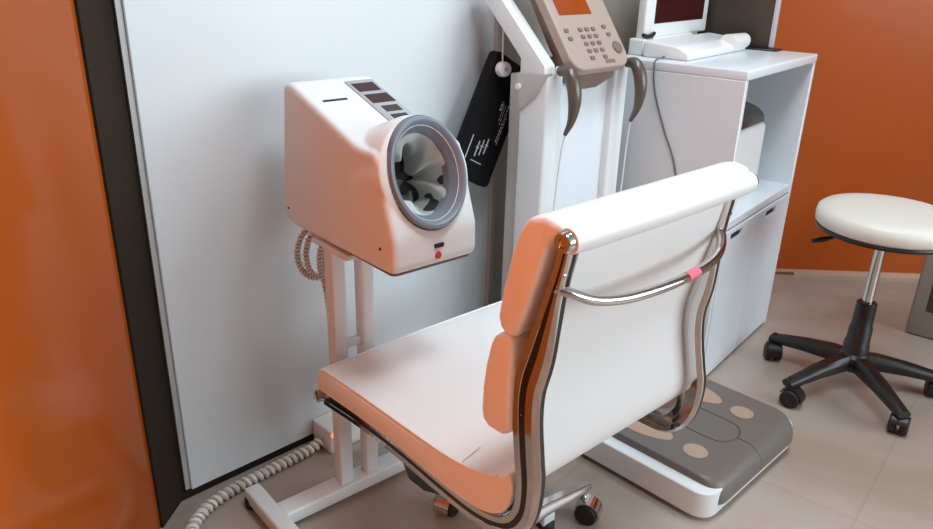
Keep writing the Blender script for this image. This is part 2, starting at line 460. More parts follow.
# ------------------------------------------------------------------ cables on and by the stand
def spiral_wrap(path, r, pitch, wrap_r, seg=8):
    bm = new(); pts = catmull(path, 24); 
    L = [0.0]
    for a, b in zip(pts, pts[1:]): L.append(L[-1] + (b - a).length)
    add_tube(bm, pts[::2], r * 0.86, 10, mi=1)
    prev = None; hel = []
    frames = []
    for i, p in enumerate(pts):
        t = (pts[min(i + 1, len(pts) - 1)] - pts[max(i - 1, 0)]).normalized()
        if prev is None: u = t.cross(Vector((0.1, 0.2, 1))).normalized()
        else: u = (prev - t * prev.dot(t)).normalized()
        prev = u; frames.append((p, u, t.cross(u)))
    N = int(L[-1] / pitch * 14); j = 0
    for k in range(N + 1):
        s = L[-1] * k / N
        while j < len(L) - 2 and L[j + 1] < s: j += 1
        f = (s - L[j]) / max(1e-9, L[j + 1] - L[j])
        p = frames[j][0].lerp(frames[j + 1][0], f); u = frames[j][1]; v = frames[j][2]
        a = 2 * PI * s / pitch
        hel.append(p + (u * math.cos(a) + v * math.sin(a)) * r)
    add_tube(bm, hel, wrap_r, 5, mi=0)
    return bm
def wl(x, y, z): return WC + wB * x + wA * y + Vector((0, 0, z))
pth = [wl(-0.20, -0.33, 0.014), wl(-0.105, -0.20, 0.014), wl(-0.06, -0.12, 0.014), wl(0.0, -0.075, 0.014), wl(0.08, -0.056, 0.014), wl(0.198, -0.050, 0.014), wl(0.29, -0.047, 0.016), wl(0.333, -0.045, 0.024)]
o = obj('floor_cable', spiral_wrap(pth, 0.0100, 0.0165, 0.0054), [M['cable'], M['cablecore']])
tag(o, 'thick white spiral wrapped cable lying along the foot of the white wall', 'cable')
# outlet box at the foot of the wall
ob = thing('outlet_box', 'white low outlet box with glowing orange switch against the wall', 'outlet', WC + wB * 0.0, WAZ)
obj('casing', box((0.334, -0.085, 0.0), (0.60, -0.001, 0.068), 0.006), M['plastic'], ob)
obj('switch', lathe([(0, 0.006), (0.006, 0.005), (0.0085, 0.0), (0.0085, -0.004), (0, -0.004)], 20, align((0.3445, -0.086, 0.057), (0, -1, 0.2))), M['led'], ob, label='glowing orange switch')
# hanging coil under the monitor
cB, cA_ = frame_vec(BAZ)
cloc = [(0.030, 0.36, 0.645), (0.004, 0.365, 0.635), (-0.012, 0.368, 0.60), (-0.008, 0.368, 0.56), (0.012, 0.365, 0.533), (0.036, 0.36, 0.527), (0.050, 0.356, 0.55), (0.052, 0.354, 0.59), (0.040, 0.352, 0.628),
        (0.018, 0.352, 0.632), (0.002, 0.352, 0.60), (0.004, 0.350, 0.56), (0.022, 0.346, 0.535), (0.044, 0.342, 0.535), (0.060, 0.340, 0.56), (0.062, 0.338, 0.60), (0.050, 0.336, 0.625), (0.030, 0.336, 0.60), (0.026, 0.335, 0.56), (0.036, 0.334, 0.52), (0.042, 0.333, 0.47), (0.048, 0.333, 0.42), (0.060, 0.334, 0.36), (0.085, 0.336, 0.29), (0.125, 0.338, 0.20), (0.15, 0.34, 0.10), (0.17, 0.36, 0.062)]
cc = [PB + cB * (x * 0.92 + 0.012) + cA_ * y + Vector((0, 0, z)) for x, y, z in cloc]
o = obj('coiled_cord', spiral_wrap(cc, 0.0050, 0.0085, 0.0028), [M['cable'], M['cablecore']])
tag(o, 'beige spiral cord looped under the blood pressure machine beside its post', 'cord')

# ------------------------------------------------------------------ office chair
CAZ = 47.5; CP = Vector((0.098, 1.005, 0))
ch = thing('office_chair', 'white leather swivel chair with chrome side frames, seen from behind', 'chair', CP, CAZ)
CW = 0.47
prof = [(-0.058, 0.842), (-0.050, 0.80), (-0.033, 0.74), (-0.010, 0.665), (0.008, 0.60), (0.010, 0.54), (0.001, 0.47), (-0.008, 0.41), (-0.004, 0.355), (0.022, 0.318), (0.075, 0.302), (0.15, 0.306), (0.30, 0.328), (0.42, 0.338), (0.53, 0.338)]
pc = [(p.x, p.y) for p in catmull([(a, b, 0) for a, b in prof], 6)]
fw_, fd = 0.011, 0.0145
def depth_k(z):
    if z < 0.34: return 1.0
    if z < 0.44: return 1.0 + 0.38 * (z - 0.34) / 0.10
    t = max(0.0, min(1.0, (z - 0.62) / 0.19)); return 1.38 - 0.98 * t * t * (3 - 2 * t)
o0, o1 = -0.026, 0.010
om = (o0 + o1) / 2; hd = (o1 - o0) / 2
fw_ = 0.0125
isec = [(-fw_ + 0.002 + (2 * fw_ - 0.004) * k / 10, o0 - 0.0065 * math.sin(PI * k / 10) ** 0.8 + 0.0060 * math.exp(-((k - 5) / 1.3) ** 2)) for k in range(11)] + [(fw_, o0 + 0.002), (fw_, om - hd * 0.30), (fw_ * 0.86, om - hd * 0.24), (fw_ * 0.86, om + hd * 0.24), (fw_, om + hd * 0.30), (fw_, o1 - 0.002), (fw_ - 0.002, o1), (-fw_ + 0.002, o1), (-fw_, o1 - 0.002), (-fw_, om + hd * 0.30), (-fw_ * 0.86, om + hd * 0.24), (-fw_ * 0.86, om - hd * 0.24), (-fw_, om - hd * 0.30), (-fw_, o0 + 0.002)]
for i, x in enumerate((0.000, CW)):
    # the frame splays outwards a little towards the seat front
    fb = sweep_yz(pc, isec, x, depth_k)
    for v in fb.verts:
        if v.co.z < 0.42 and v.co.y > 0.0: v.co.x += (-1 if i == 0 else 1) * 0.036 * (v.co.y / 0.53)
    lean = lambda z: ((0.006, 0.046)[i] * max(0.0, min(1.0, (z - 0.42) / 0.40))) * (1 if i == 0 else -1)
    for v in fb.verts: v.co.x += lean(v.co.z)
    fr = obj('side_frame', fb, M['chrome'], ch, angle=35)
    sx = -1 if i == 0 else 1
    for sec in ([(-0.0040, o0 - 0.0052), (0.0040, o0 - 0.0052), (0.0040, o0 + 0.003), (-0.0040, o0 + 0.003)],
                [(sx * (fw_ * 0.84), om - hd * 0.26), (sx * (fw_ * 0.84), om + hd * 0.26), (sx * fw_ * 0.94, om + hd * 0.26), (sx * fw_ * 0.94, om - hd * 0.26)]):
        g = sweep_yz(pc, sec, x, depth_k)
        for v in g.verts:
            if v.co.z < 0.42 and v.co.y > 0.0: v.co.x += sx * 0.036 * (v.co.y / 0.53)
        for v in g.verts: v.co.x += lean(v.co.z)
        obj('reflection_strip', g, M['chrome_dark'], fr, angle=35, label='dark line of painted reflection along the chrome frame')  # painted chrome reflections along the back and the outer groove
    for y, z in ((0.012, 0.54), (0.02, 0.312), (-0.046, 0.795)):
        obj('bolt', lathe([(0, 0.0025), (0.0035, 0.002), (0.0042, -0.006), (0, -0.006)], 14, align((x + lean(z) + sx * 0.0095, y - 0.012, z), (sx, 0, 0))), M['chrome'], fr)
# sling sheet
ss = [(0.012, -0.005), (CW - 0.012, -0.005), (CW - 0.012, 0.005), (0.012, 0.005)]
sl_ = [q for q in prof if q[1] > 0.45] + [(-0.003, 0.415), (0.012, 0.380), (0.045, 0.357), (0.10, 0.348), (0.17, 0.346)]
fb = sweep_yz([(p.x, p.y) for p in catmull([(a, b, 0) for a, b in sl_], 6)], ss, 0.0)
for v in fb.verts:
    if v.co.z < 0.42 and v.co.y > 0.0: v.co.x += (-1 if v.co.x < CW / 2 else 1) * 0.036 * (v.co.y / 0.53)
obj('sling', fb, M['leather'], ch)
# roll round the top rail
obj('top_roll', tube([(-0.004, -0.062, 0.846), (0.05, -0.063, 0.847), (CW * 0.5, -0.066, 0.847), (CW - 0.05, -0.063, 0.847), (CW + 0.004, -0.062, 0.846)], lambda t: 0.0215 if 0.02 < t < 0.98 else 0.019, 24), M['leather'], ch)
for sx, x in ((-1, -0.006), (1, CW + 0.006)):
    obj('rail_cap', lathe([(0, 0.008), (0.006, 0.008), (0.0075, 0.011), (0.0135, 0.011), (0.0155, 0.008), (0.0155, -0.012), (0, -0.012)], 28, align((x, -0.062, 0.846), (sx, 0, 0))), M['chrome'], ch, label='round chrome end cap of the top rail')
# cushions
def cushion(poly, x0, x1, bev, taper=None, name='back_cushion', bulge=0.0):
    bm = prism(poly, x0, x1, 'x', bev, 4)
    return bm
up = [(-0.062, 0.868), (-0.030, 0.876), (0.000, 0.868), (0.018, 0.845), (0.033, 0.80), (0.046, 0.745), (0.055, 0.695), (0.050, 0.676), (0.036, 0.668), (0.014, 0.670), (-0.004, 0.72), (-0.022, 0.78), (-0.038, 0.838)]
obj('back_cushion', prism(up, -0.018, CW + 0.018, 'x', 0.010, 3), M['leather'], ch)
lo = [(0.020, 0.668), (0.046, 0.667), (0.060, 0.658), (0.068, 0.640), (0.077, 0.60), (0.083, 0.555), (0.084, 0.515), (0.080, 0.496), (0.066, 0.486), (0.034, 0.486), (0.016, 0.50), (0.019, 0.56), (0.019, 0.62)]
obj('back_cushion', prism(lo, -0.018, CW + 0.018, 'x', 0.009, 3), M['leather'], ch)
# seat cushion: grid surface that follows the sling, with a rolled rear corner
def seat():
    bm = new(); nx, ny = 28, 40
    top = [(0.014, 0.422), (0.026, 0.412), (0.052, 0.396), (0.100, 0.384), (0.17, 0.381), (0.28, 0.388), (0.40, 0.397), (0.50, 0.402), (0.536, 0.398)]
    bot = [(0.010, 0.420), (0.004, 0.392), (0.010, 0.358), (0.034, 0.328), (0.085, 0.312), (0.17, 0.316), (0.30, 0.336), (0.42, 0.346), (0.538, 0.350)]
    T = catmull([(a, b, 0) for a, b in top], 5); Bt = catmull([(a, b, 0) for a, b in bot], 5)
    def halfw(y): return 0.015 + 0.040 * max(0, y) / 0.53
    gt, gb = [], []
    n = len(T)
    for i in range(n):
        rt, rb = [], []
        for k in range(nx + 1):
            e = min(k, nx - k)
            d = (0.0, 0.006, 0.016, 0.032)[e] if e < 4 else 0.032 + (e - 3) * (0.468 / (nx / 2 - 3))
            u = d if k <= nx / 2 else 1 - d
            s = (0.35, 0.93, 1.0, 1.0)[e] if e < 4 else 1.0
            y, z = T[i].x, T[i].y; yb, zb = Bt[i].x, Bt[i].y
            mid = ((y + yb) / 2, (z + zb) / 2)
            ends = min(i, n - 1 - i); q = 1.0 if ends >= 3 else math.sqrt(max(0.0, 1 - ((3 - ends) / 3) ** 2))
            f = 0.62 + 0.38 * min(s, 1)
            f *= 0.8 + 0.2 * q
            crown = 0.004 * math.sin(PI * u)
            hw = halfw(y); x = -hw + (CW + 2 * hw) * u
            rt.append(bm.verts.new((x, mid[0] + (y - mid[0]) * f, mid[1] + (z - mid[1]) * f + crown)))
            hw = halfw(yb); x = -hw + (CW + 2 * hw) * u
            lift = 0.045 * max(0.0, min(1.0, (0.24 - yb) / 0.12)) * (1.0 if e >= 3 else 0.0)
            zb2 = min(zb + lift, mid[1] + 0.004)
            rb.append(bm.verts.new((x, mid[0] + (yb - mid[0]) * 0.96, mid[1] + (zb2 - mid[1]) * 0.96)))
        gt.append(rt); gb.append(rb)
    for i in range(n - 1):
        for k in range(nx):
            bm.faces.new((gt[i][k], gt[i + 1][k], gt[i + 1][k + 1], gt[i][k + 1]))
            bm.faces.new((gb[i][k], gb[i][k + 1], gb[i + 1][k + 1], gb[i + 1][k]))
        bm.faces.new((gt[i][0], gb[i][0], gb[i + 1][0], gt[i + 1][0])); bm.faces.new((gt[i][nx], gt[i + 1][nx], gb[i + 1][nx], gb[i][nx]))
    for k in range(nx):
        bm.faces.new((gt[0][k], gt[0][k + 1], gb[0][k + 1], gb[0][k])); bm.faces.new((gt[-1][k], gb[-1][k], gb[-1][k + 1], gt[-1][k + 1]))
    edge = [v.co.copy() for v in (r[1] for r in gt)]
    edgeR = [v.co.copy() for v in (r[nx - 1] for r in gt)]
    front = [v.co.copy() for v in gt[-2]]
    return bm, edge, edgeR, front
bm, edgeL, edgeR, front = seat()
sc = obj('seat_cushion', bm, M['leather'], ch, angle=50)
pip = edgeL[8:-1] + front[2:-2] + edgeR[8:-1][::-1]
pip = [p + Vector((0, 0, 0.001)) for p in pip]
obj('piping', tube(pip, 0.0024, 8), M['piping'], sc)
obj('seam', tube([edgeL[17] + Vector((0.0, 0, 0.0025)), edgeL[17] + Vector((0.01, 0.003, 0.004)), edgeL[17] + Vector((0.03, 0.006, 0.0055)), edgeL[17] + Vector((0.055, 0.01, 0.0062))], 0.0014, 6), M['piping'], sc)
# front cross tube with capped ends
obj('front_tube', tube([(-0.056, 0.538, 0.334), (CW + 0.056, 0.538, 0.334)], 0.0125, 20), M['chrome'], ch)
for sx, x in ((-1, -0.056), (1, CW + 0.056)):
    obj('tube_cap', lathe([(0, 0.006), (0.010, 0.006), (0.0145, 0.003), (0.0145, -0.012), (0, -0.012)], 24, align((x, 0.538, 0.334), (sx, 0, 0))), M['chrome'], ch)
# bow shaped brace across the back
br = [(-0.004, -0.045, 0.772), (0.012, -0.060, 0.764), (0.05, -0.078, 0.748), (0.12, -0.092, 0.738), (0.235, -0.098, 0.735), (0.330, -0.092, 0.738), (0.385, -0.078, 0.746), (0.416, -0.060, 0.758), (0.430, -0.043, 0.766)]
bb = obj('back_brace', tube(catmull(br, 6), 0.0085, 14), M['chrome'], ch, label='bowed chrome bar across the back')
cb_ = catmull(br, 6)
obj('pink_band', tube(cb_[25:28], 0.0090, 14), M['pink'], bb, label='small pink mark on the bar')  # short pink band round the bar
# lower spreaders under the seat and swivel mechanism
obj('seat_spreader', tube([(-0.01, 0.13, 0.290), (0.235, 0.14, 0.268), (CW + 0.01, 0.13, 0.290)], 0.011, 14), M['chrome'], ch)
obj('seat_spreader', tube([(-0.03, 0.36, 0.318), (0.235, 0.35, 0.275), (CW + 0.03, 0.36, 0.318)], 0.011, 14), M['chrome'], ch)
obj('tilt_mechanism', box((0.15, 0.20, 0.235), (0.28, 0.36, 0.300), 0.012), M['black'], ch)
obj('lever_housing', prism([(0.321, 0.272), (0.250, 0.292), (0.180, 0.285), (0.185, 0.262), (0.249, 0.236), (0.296, 0.236)], -0.004, 0.05, 'x', 0.004, 2), M['black'], ch, label='black adjustment housing under the seat')
obj('tilt_knob', lathe([(0, 0.0), (0.016, 0.0), (0.018, 0.004), (0.018, 0.028), (0.014, 0.032), (0, 0.032)], 20, align((0.12, 0.375, 0.262), (0, 1, -0.15))), M['black'], ch)
CC = (0.186, 0.172)
obj('gas_lift', lathe([(0, 0.09), (0.026, 0.09), (0.026, 0.19), (0.020, 0.192), (0.020, 0.250), (0, 0.250)], 28), M['black'], ch, loc=(CC[0], CC[1], 0))
obj('base_hub', lathe([(0, 0.072), (0.034, 0.072), (0.037, 0.08), (0.035, 0.112), (0.028, 0.12), (0, 0.12)], 32), M['chrome'], ch, loc=(CC[0], CC[1], 0))
def chair_leg():
    bm = new(); secs = [(0.02, 0.104, 0.017, 0.017), (0.08, 0.102, 0.0145, 0.014), (0.15, 0.096, 0.0125, 0.011), (0.218, 0.090, 0.012, 0.008), (0.228, 0.089, 0.010, 0.006)]
    rings = []
    for r, z, w, h in secs:
        rings.append([bm.verts.new((r, w * a, z + h * b)) for a, b in ((-1, -1), (1, -1), (1, 0.2), (0.6, 1), (-0.6, 1), (-1, 0.2))])
    for a, b in zip(rings, rings[1:]):
        for k in range(6): bm.faces.new((a[k], a[(k + 1) % 6], b[(k + 1) % 6], b[k]))
    bm.faces.new(rings[0][::-1]); bm.faces.new(rings[-1]); return bm
def caster(parent, loc, rz, hood, r=0.024, sc=1.0):
    c = obj('caster', lathe([(0, 0.040), (0.0075, 0.040), (0.0075, 0.088), (0, 0.088)], 14), M['chrome'] if hood == 'chrome' else M['stoolblack'], parent, loc=loc, rot=(0, 0, rz))
    hb = new()
    for s in (-1, 1):
        t = lathe([(0, 0.0), (r * 0.80, 0.0), (r, 0.003), (r, 0.017), (r * 0.86, 0.0205), (0, 0.0205)], 24, align((0.012, s * 0.0045, r), (0, s, 0)))
        obj('wheel', t, M['blacksoft'], c)
    # hood: half shell over the two wheels
    n = 14; ro, ri, w = r + 0.0055, r + 0.002, 0.019
    A = []
    for k in range(n + 1):
        a = math.radians(-10 + 170 * k / n)
        A.append([hb.verts.new((0.012 + rr * math.cos(a), y, r + rr * math.sin(a))) for rr, y in ((ri, -w), (ro, -w), (ro, w), (ri, w))])
    for a, b in zip(A, A[1:]):
        for k in range(4): hb.faces.new((a[k], a[(k + 1) % 4], b[(k + 1) % 4], b[k]))
    hb.faces.new(A[0][::-1]); hb.faces.new(A[-1])
    obj('hood', hb, M['chrome'] if hood == 'chrome' else M['stoolblack'], c)
    return c
for k in range(4):
    a = math.radians(-2 + 92 * k if k < 2 else 90 * k)
    obj('base_leg', chair_leg(), M['chrome'], ch, loc=(CC[0], CC[1], 0), rot=(0, 0, a))
    caster(ch, (CC[0] + 0.214 * math.cos(a), CC[1] + 0.214 * math.sin(a), 0), a + (-1.1, 1.9, 1.0, 0.6)[k], 'chrome', r=0.026)

# ------------------------------------------------------------------ body composition scale
SP = Vector((0.726, 1.535, 0)); SAZ = 45.5
bs = thing('body_composition_scale', 'tall white body composition scale with taupe foot plate and tilted console', 'scale', SP, SAZ)
base = [p for p in rrect(-0.232, 0.0, 0.232, 0.72, 0.045, 8)]
obj('platform_base', slab(base, 0.014, 0.080, 0.004), M['plastic2'], bs)
for x in (-0.2, 0.2):
    for y in (0.05, 0.67):
        obj('levelling_foot', lathe([(0, 0), (0.014, 0), (0.014, 0.008), (0.006, 0.01), (0.006, 0.02), (0, 0.02)], 20), M['chrome'], bs, loc=(x, y, 0))
# taupe plate: profile in (y,z) swept across x, rolled over the front edge
def plate():
    out = rrect(-0.196, -0.0085, 0.219, 0.60, 0.036, 6); bm = new(); rings = []
    lev = [(0.038, 0.0, 0.0)]
    for k in range(9):
        a = PI / 2 * k / 8; lev.append((0.055 + 0.045 * math.sin(a), 0.050 * (1 - math.cos(a)), 0.004 * max(0, (k - 4) / 4) ** 2))
    for z, ins, sd in lev:
        ring = []
        for x, y in out:
            g = max(0.0, min(1.0, (0.09 - y) / 0.09))
            ring.append(bm.verts.new((0.009 + (x - 0.009) * (1 - sd / 0.205), y + ins * g, z)))
        rings.append(ring)
    n = len(out)
    for a, b in zip(rings, rings[1:]):
        for k in range(n): bm.faces.new((a[k], a[(k + 1) % n], b[(k + 1) % n], b[k]))
    bm.faces.new(rings[0][::-1]); bm.faces.new(rings[-1]); return bm
fp_ = obj('foot_plate', plate(), M['pad'], bs, label='taupe grooved foot plate', angle=50)
def ellipse(cx, cy, rx, ry, z0, z1, n=40):
    return prism([(cx + rx * math.cos(2 * PI * k / n), cy + ry * math.sin(2 * PI * k / n)) for k in range(n)], z0, z1, 'z')
def foot(cx, s):
    n = 40; pts = []
    for k in range(n):
        a = 2 * PI * k / n; yy = math.sin(a); w = 0.041 + 0.008 * yy
        pts.append((cx + w * math.cos(a), 0.250 + 0.080 * yy))
    return prism(pts, 0.0985, 0.1012, 'z')
obj('electrode', foot(-0.118, 1), M['electrode'], fp_, label='large beige oval electrode'); obj('electrode', foot(0.128, -1), M['electrode'], fp_, label='large beige oval electrode')
obj('electrode', ellipse(-0.118, 0.105, 0.028, 0.030, 0.0985, 0.1012), M['electrode'], fp_); obj('electrode', ellipse(0.126, 0.110, 0.028, 0.030, 0.0985, 0.1012), M['electrode'], fp_)
gp = [(-0.045, 0.59, 0.1), (-0.045, 0.2, 0.1), (-0.045, 0.12, 0.1), (-0.038, 0.085, 0.1), (-0.015, 0.067, 0.1), (0.009, 0.062, 0.1), (0.033, 0.067, 0.1), (0.056, 0.085, 0.1), (0.063, 0.12, 0.1), (0.063, 0.2, 0.1), (0.063, 0.59, 0.1)]
obj('groove', tube(catmull(gp, 6), 0.0014, 6), M['groove'], fp_)
g2 = [(0.010, 0.062, 0.1)] + [(0.010, 0.0425 - 0.050 * math.sin(math.radians(a)), 0.055 + 0.045 * math.cos(math.radians(a))) for a in range(0, 91, 10)] + [(0.010, -0.0075, 0.042)]
obj('groove', tube(g2, 0.0014, 6), M['groove'], fp_)
# column: two pillars, recessed panel, elbow caps, slanted rails
for s in (-1, 1):
    x0, x1 = sorted((s * 0.169, s * 0.108))
    obj('pillar', box((x0, 0.60, 0.075), (x1, 0.69, 0.942), 0.008), M['plastic2'], bs)
    x0, x1 = sorted((s * 0.171, s * 0.130))
    rail = [(0.607, 0.930), (0.612, 0.962), (0.812, 1.155), (0.850, 1.127), (0.69, 0.972), (0.69, 0.930)]
    obj('slanted_rail', prism(rail, x0, x1, 'x', 0.004, 2), M['plastic2'], bs, angle=30)
    cap = [(0.597, 0.946), (0.697, 0.938), (0.684, 0.842), (0.624, 0.896)]
    x0, x1 = sorted((s * 0.177, s * 0.150))
    obj('elbow_cap', prism(cap, x0, x1, 'x', 0.005, 2), M['cap'], bs, label='light grey elbow cap', angle=30)
    x0, x1 = sorted((s * 0.172, s * 0.186))
    obj('cap_screw', lathe([(0, 0.007), (0.007, 0.006), (0.009, 0.0), (0.009, -0.004), (0, -0.004)], 18, align((s * 0.178, 0.685, 0.905), (s, 0, 0))), M['plastic'], bs)
obj('column_panel', box((-0.112, 0.622, 0.075), (0.112, 0.675, 0.93), 0.004), M['lacquer'], bs)
obj('column_foot', box((-0.178, 0.59, 0.075), (0.178, 0.70, 0.15), 0.010), M['plastic2'], bs)
obj('back_cover', box((-0.150, 0.685, 0.075), (0.150, 0.742, 0.93), 0.006), M['cap'], bs)
# console
tilt = math.atan2(1.107 - 0.962, 0.683 - 0.578)
con = obj('console', slab(rrect(-0.118, 0.0, 0.118, 0.36, 0.042, 8), -0.012, 0.012, 0.007), M['console'], bs, loc=(0, 0.566, 0.944), rot=(tilt, 0, 0), label='tilted beige control console')
bm = new()
# shell beneath the console: tapering belly
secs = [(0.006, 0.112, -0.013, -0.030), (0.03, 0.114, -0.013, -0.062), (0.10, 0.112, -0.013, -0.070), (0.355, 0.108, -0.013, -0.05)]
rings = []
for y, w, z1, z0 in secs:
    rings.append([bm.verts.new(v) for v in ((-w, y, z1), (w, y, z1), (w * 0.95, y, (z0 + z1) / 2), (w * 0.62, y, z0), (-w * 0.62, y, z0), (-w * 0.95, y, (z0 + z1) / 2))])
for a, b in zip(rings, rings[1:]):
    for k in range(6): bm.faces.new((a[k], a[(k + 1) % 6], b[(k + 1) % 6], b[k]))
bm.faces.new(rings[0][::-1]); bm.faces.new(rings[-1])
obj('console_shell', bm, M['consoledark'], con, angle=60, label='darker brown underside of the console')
bm = new()
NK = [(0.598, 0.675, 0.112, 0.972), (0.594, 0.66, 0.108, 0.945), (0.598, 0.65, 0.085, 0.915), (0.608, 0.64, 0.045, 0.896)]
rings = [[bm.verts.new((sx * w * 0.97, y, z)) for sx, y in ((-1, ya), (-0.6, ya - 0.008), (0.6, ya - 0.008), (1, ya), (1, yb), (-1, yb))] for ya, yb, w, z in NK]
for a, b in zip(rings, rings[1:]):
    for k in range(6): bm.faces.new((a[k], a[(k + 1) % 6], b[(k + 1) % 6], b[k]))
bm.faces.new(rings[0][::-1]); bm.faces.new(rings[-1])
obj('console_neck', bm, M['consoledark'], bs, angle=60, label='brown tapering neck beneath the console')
obj('display', box((-0.088, 0.150, 0.010), (0.042, 0.30, 0.0135), 0.002, 2), M['lcd'], con, label='display with orange reflection painted in')  # orange reflection painted into the display colour
for r in range(5):
    for c in range(3):
        if r == 0 and c == 1: continue
        obj('key', box((-0.034 + c * 0.026 - 0.0075, 0.030 + r * 0.0195 - 0.0052, 0.011), (-0.034 + c * 0.026 + 0.0075, 0.030 + r * 0.0195 + 0.0052, 0.0155), 0.002, 2), M['key'], con)
for x, y in ((-0.088, 0.108), (-0.086, 0.086), (0.065, 0.112), (0.072, 0.09)):
    obj('key', box((x - 0.0075, y - 0.0052, 0.011), (x + 0.0075, y + 0.0052, 0.0155), 0.002, 2), M['key'], con)
obj('enter_button', lathe([(0, 0.0), (0.017, 0.0), (0.017, 0.003), (0.0145, 0.0055), (0, 0.0065)], 28), M['key'], con, loc=(0.084, 0.052, 0.0115), label='round dark button')
obj('name_plate', box((0.012, 0.012, 0.011), (0.052, 0.022, 0.0132), 0.001, 1), M['consoledark'], con)
# hand grips hanging at the sides of the column
def grip(x):
    P = [(0.590, 0.950), (0.566, 0.952), (0.550, 0.935), (0.540, 0.905), (0.538, 0.870), (0.544, 0.835), (0.560, 0.800)]
    pts = catmull([(x, a, b) for a, b in P], 6)
    bm = new(); rings = []; n = len(pts)
    for i, p in enumerate(pts):
        t = (pts[min(i + 1, n - 1)] - pts[max(0, i - 1)]).normalized(); v = Vector((1, 0, 0)); u = t.cross(v)
        k = i / (n - 1); w = 0.016 * (0.75 + 0.6 * math.sin(PI * min(1, k * 1.1)) - 0.45 * k); h = 0.015 * (0.8 + 0.55 * math.sin(PI * k) - 0.45 * k)
        rings.append([bm.verts.new(p + v * w * math.cos(2 * PI * j / 14) + u * h * math.sin(2 * PI * j / 14)) for j in range(14)])
    for a, b in zip(rings, rings[1:]):
        for j in range(14): bm.faces.new((a[j], a[(j + 1) % 14], b[(j + 1) % 14], b[j]))
    bm.faces.new(rings[0][::-1]); bm.faces.new(rings[-1]); return bm
for s, lab in ((-1, 'grey brown hand grip hanging on the column side nearer the black pouch'), (1, 'grey brown hand grip hanging on the column side nearer the white cabinet')):
    g = thing('hand_grip', lab, 'hand grip', SP, SAZ, 'hand grips of the scale')
    x = s * 0.139
    obj('handle', grip(x), M['grip'], g)
    obj('peg', tube([(x, 0.598, 0.953), (x, 0.572, 0.953)], 0.008, 14), M['plastic'], g, label='white peg')
    obj('lead', tube(catmull([(x, 0.559, 0.803), (x + s * 0.004, 0.566, 0.74), (x + s * 0.008, 0.572, 0.60), (x + s * 0.006, 0.58, 0.42), (x, 0.588, 0.18)], 8), 0.0022, 8), M['whitecord'], g, label='thin pale lead')

# ------------------------------------------------------------------ black pouch hung behind the column
po = thing('black_pouch', 'flat black pouch with white print hanging tilted on a cord by the column', 'pouch', WC, WAZ)
pm = Matrix.Translation((0.887, -0.075, 0.797)) @ Matrix.Rotation(math.radians(28), 4, 'Y')
bm = prism(rrect(-0.075, -0.168, 0.075, 0.168, 0.014), -0.016, 0.016, 'y', 0.004, 2)
bmesh.ops.transform(bm, matrix=pm, verts=bm.verts)
body = obj('body', bm, M['pouch'], po)
def mark(x0, z0, x1, z1):
    bm = box((x0, -0.0168, z0), (x1, -0.0155, z1)); bmesh.ops.transform(bm, matrix=pm, verts=bm.verts)
    return bm
bm = new()
for (x0, z0, x1, z1) in [(0.036, -0.045, 0.039, 0.06), (0.043, -0.05, 0.045, 0.03), (0.026, 0.0, 0.0275, 0.055), (0.019, 0.01, 0.0205, 0.055), (0.008, 0.035, 0.015, 0.06)]:
    L = z1 - z0; z = z0
    while z < z1:
        d = random.uniform(0.004, 0.012); merge(bm, mark(x0, z, x1, min(z1, z + d))); z += d + 0.003
obj('printed_lines', bm, M['print'], body, smooth=False, label='rows of small white print')
bm = mark(-0.052, -0.12, -0.049, -0.055)
obj('printed_caption', bm, M['print'], body, smooth=False, label='single line of white print near the edge')
bm = new()
for k in range(3):
    merge(bm, mark(-0.022 + k * 0.015, -0.105 + k * 0.008, -0.018 + k * 0.015, -0.062 + k * 0.008)); merge(bm, mark(-0.026 + k * 0.015, -0.082 + k * 0.008, -0.014 + k * 0.015, -0.079 + k * 0.008))
merge(bm, mark(-0.028, -0.118, 0.015, -0.1155))
obj('printed_symbol', bm, M['print'], body, smooth=False, label='white three stroke symbol')
bm = box((-0.05, -0.0175, -0.160), (-0.025, -0.0155, -0.148), 0.0005, 1); bmesh.ops.transform(bm, matrix=pm, verts=bm.verts)
obj('tag', bm, M['plastic'], po, label='small white tag')
kn = (0.900, -0.112, 0.934)
obj('toggle', lathe([(0, 0.012), (0.010, 0.012), (0.018, 0.007), (0.0195, 0.0), (0.0195, -0.012), (0, -0.012)], 28, align(kn, (-0.3, -1, 0.1))), M['plastic'], po, label='round white toggle')
obj('toggle_face', lathe([(0, 0.0135), (0.006, 0.0135), (0.0075, 0.011), (0, 0.011)], 20, align(kn, (-0.3, -1, 0.1))), M['display'], po)
obj('hanging_cord', tube([(0.900, -0.106, 0.945), (0.900, -0.104, 1.05), (0.902, -0.08, 1.10), (0.905, -0.001, 1.13)], 0.0022, 8), M['whitecord'], po, label='pale cord')

# ------------------------------------------------------------------ cabinet
CB = Vector((0.719, 1.997, 0)); KAZ = 39.2
cA = frame_vec(KAZ)
from mathutils import Vector as V
cb = thing('storage_cabinet', 'white lacquered cabinet with open shelf above two doors', 'cabinet', CB, KAZ)
KW, KD, KH = 0.590, 0.40, 0.943; t = 0.018
obj('top_panel', box((0, 0, KH - 0.026), (KW, KD, KH), 0.004), M['lacquer'], cb)
obj('side_panel', box((0, 0.002, 0.0), (t, KD, KH - 0.026), 0.002, 1), M['lacquer'], cb)
obj('side_panel', box((KW - t, 0.002, 0.0), (KW, KD, KH - 0.026), 0.002, 1), M['lacquer'], cb)
obj('back_panel', box((t, KD - 0.008, 0.0), (KW - t, KD - 0.0005, KH - 0.026)), M['lacquer'], cb)
obj('shelf', box((t, 0.004, 0.494), (KW - t, KD - 0.008, 0.519), 0.002, 1), M['lacquer'], cb)
obj('plinth', box((t, 0.02, 0.0), (KW - t, 0.04, 0.03)), M['lacquer'], cb)
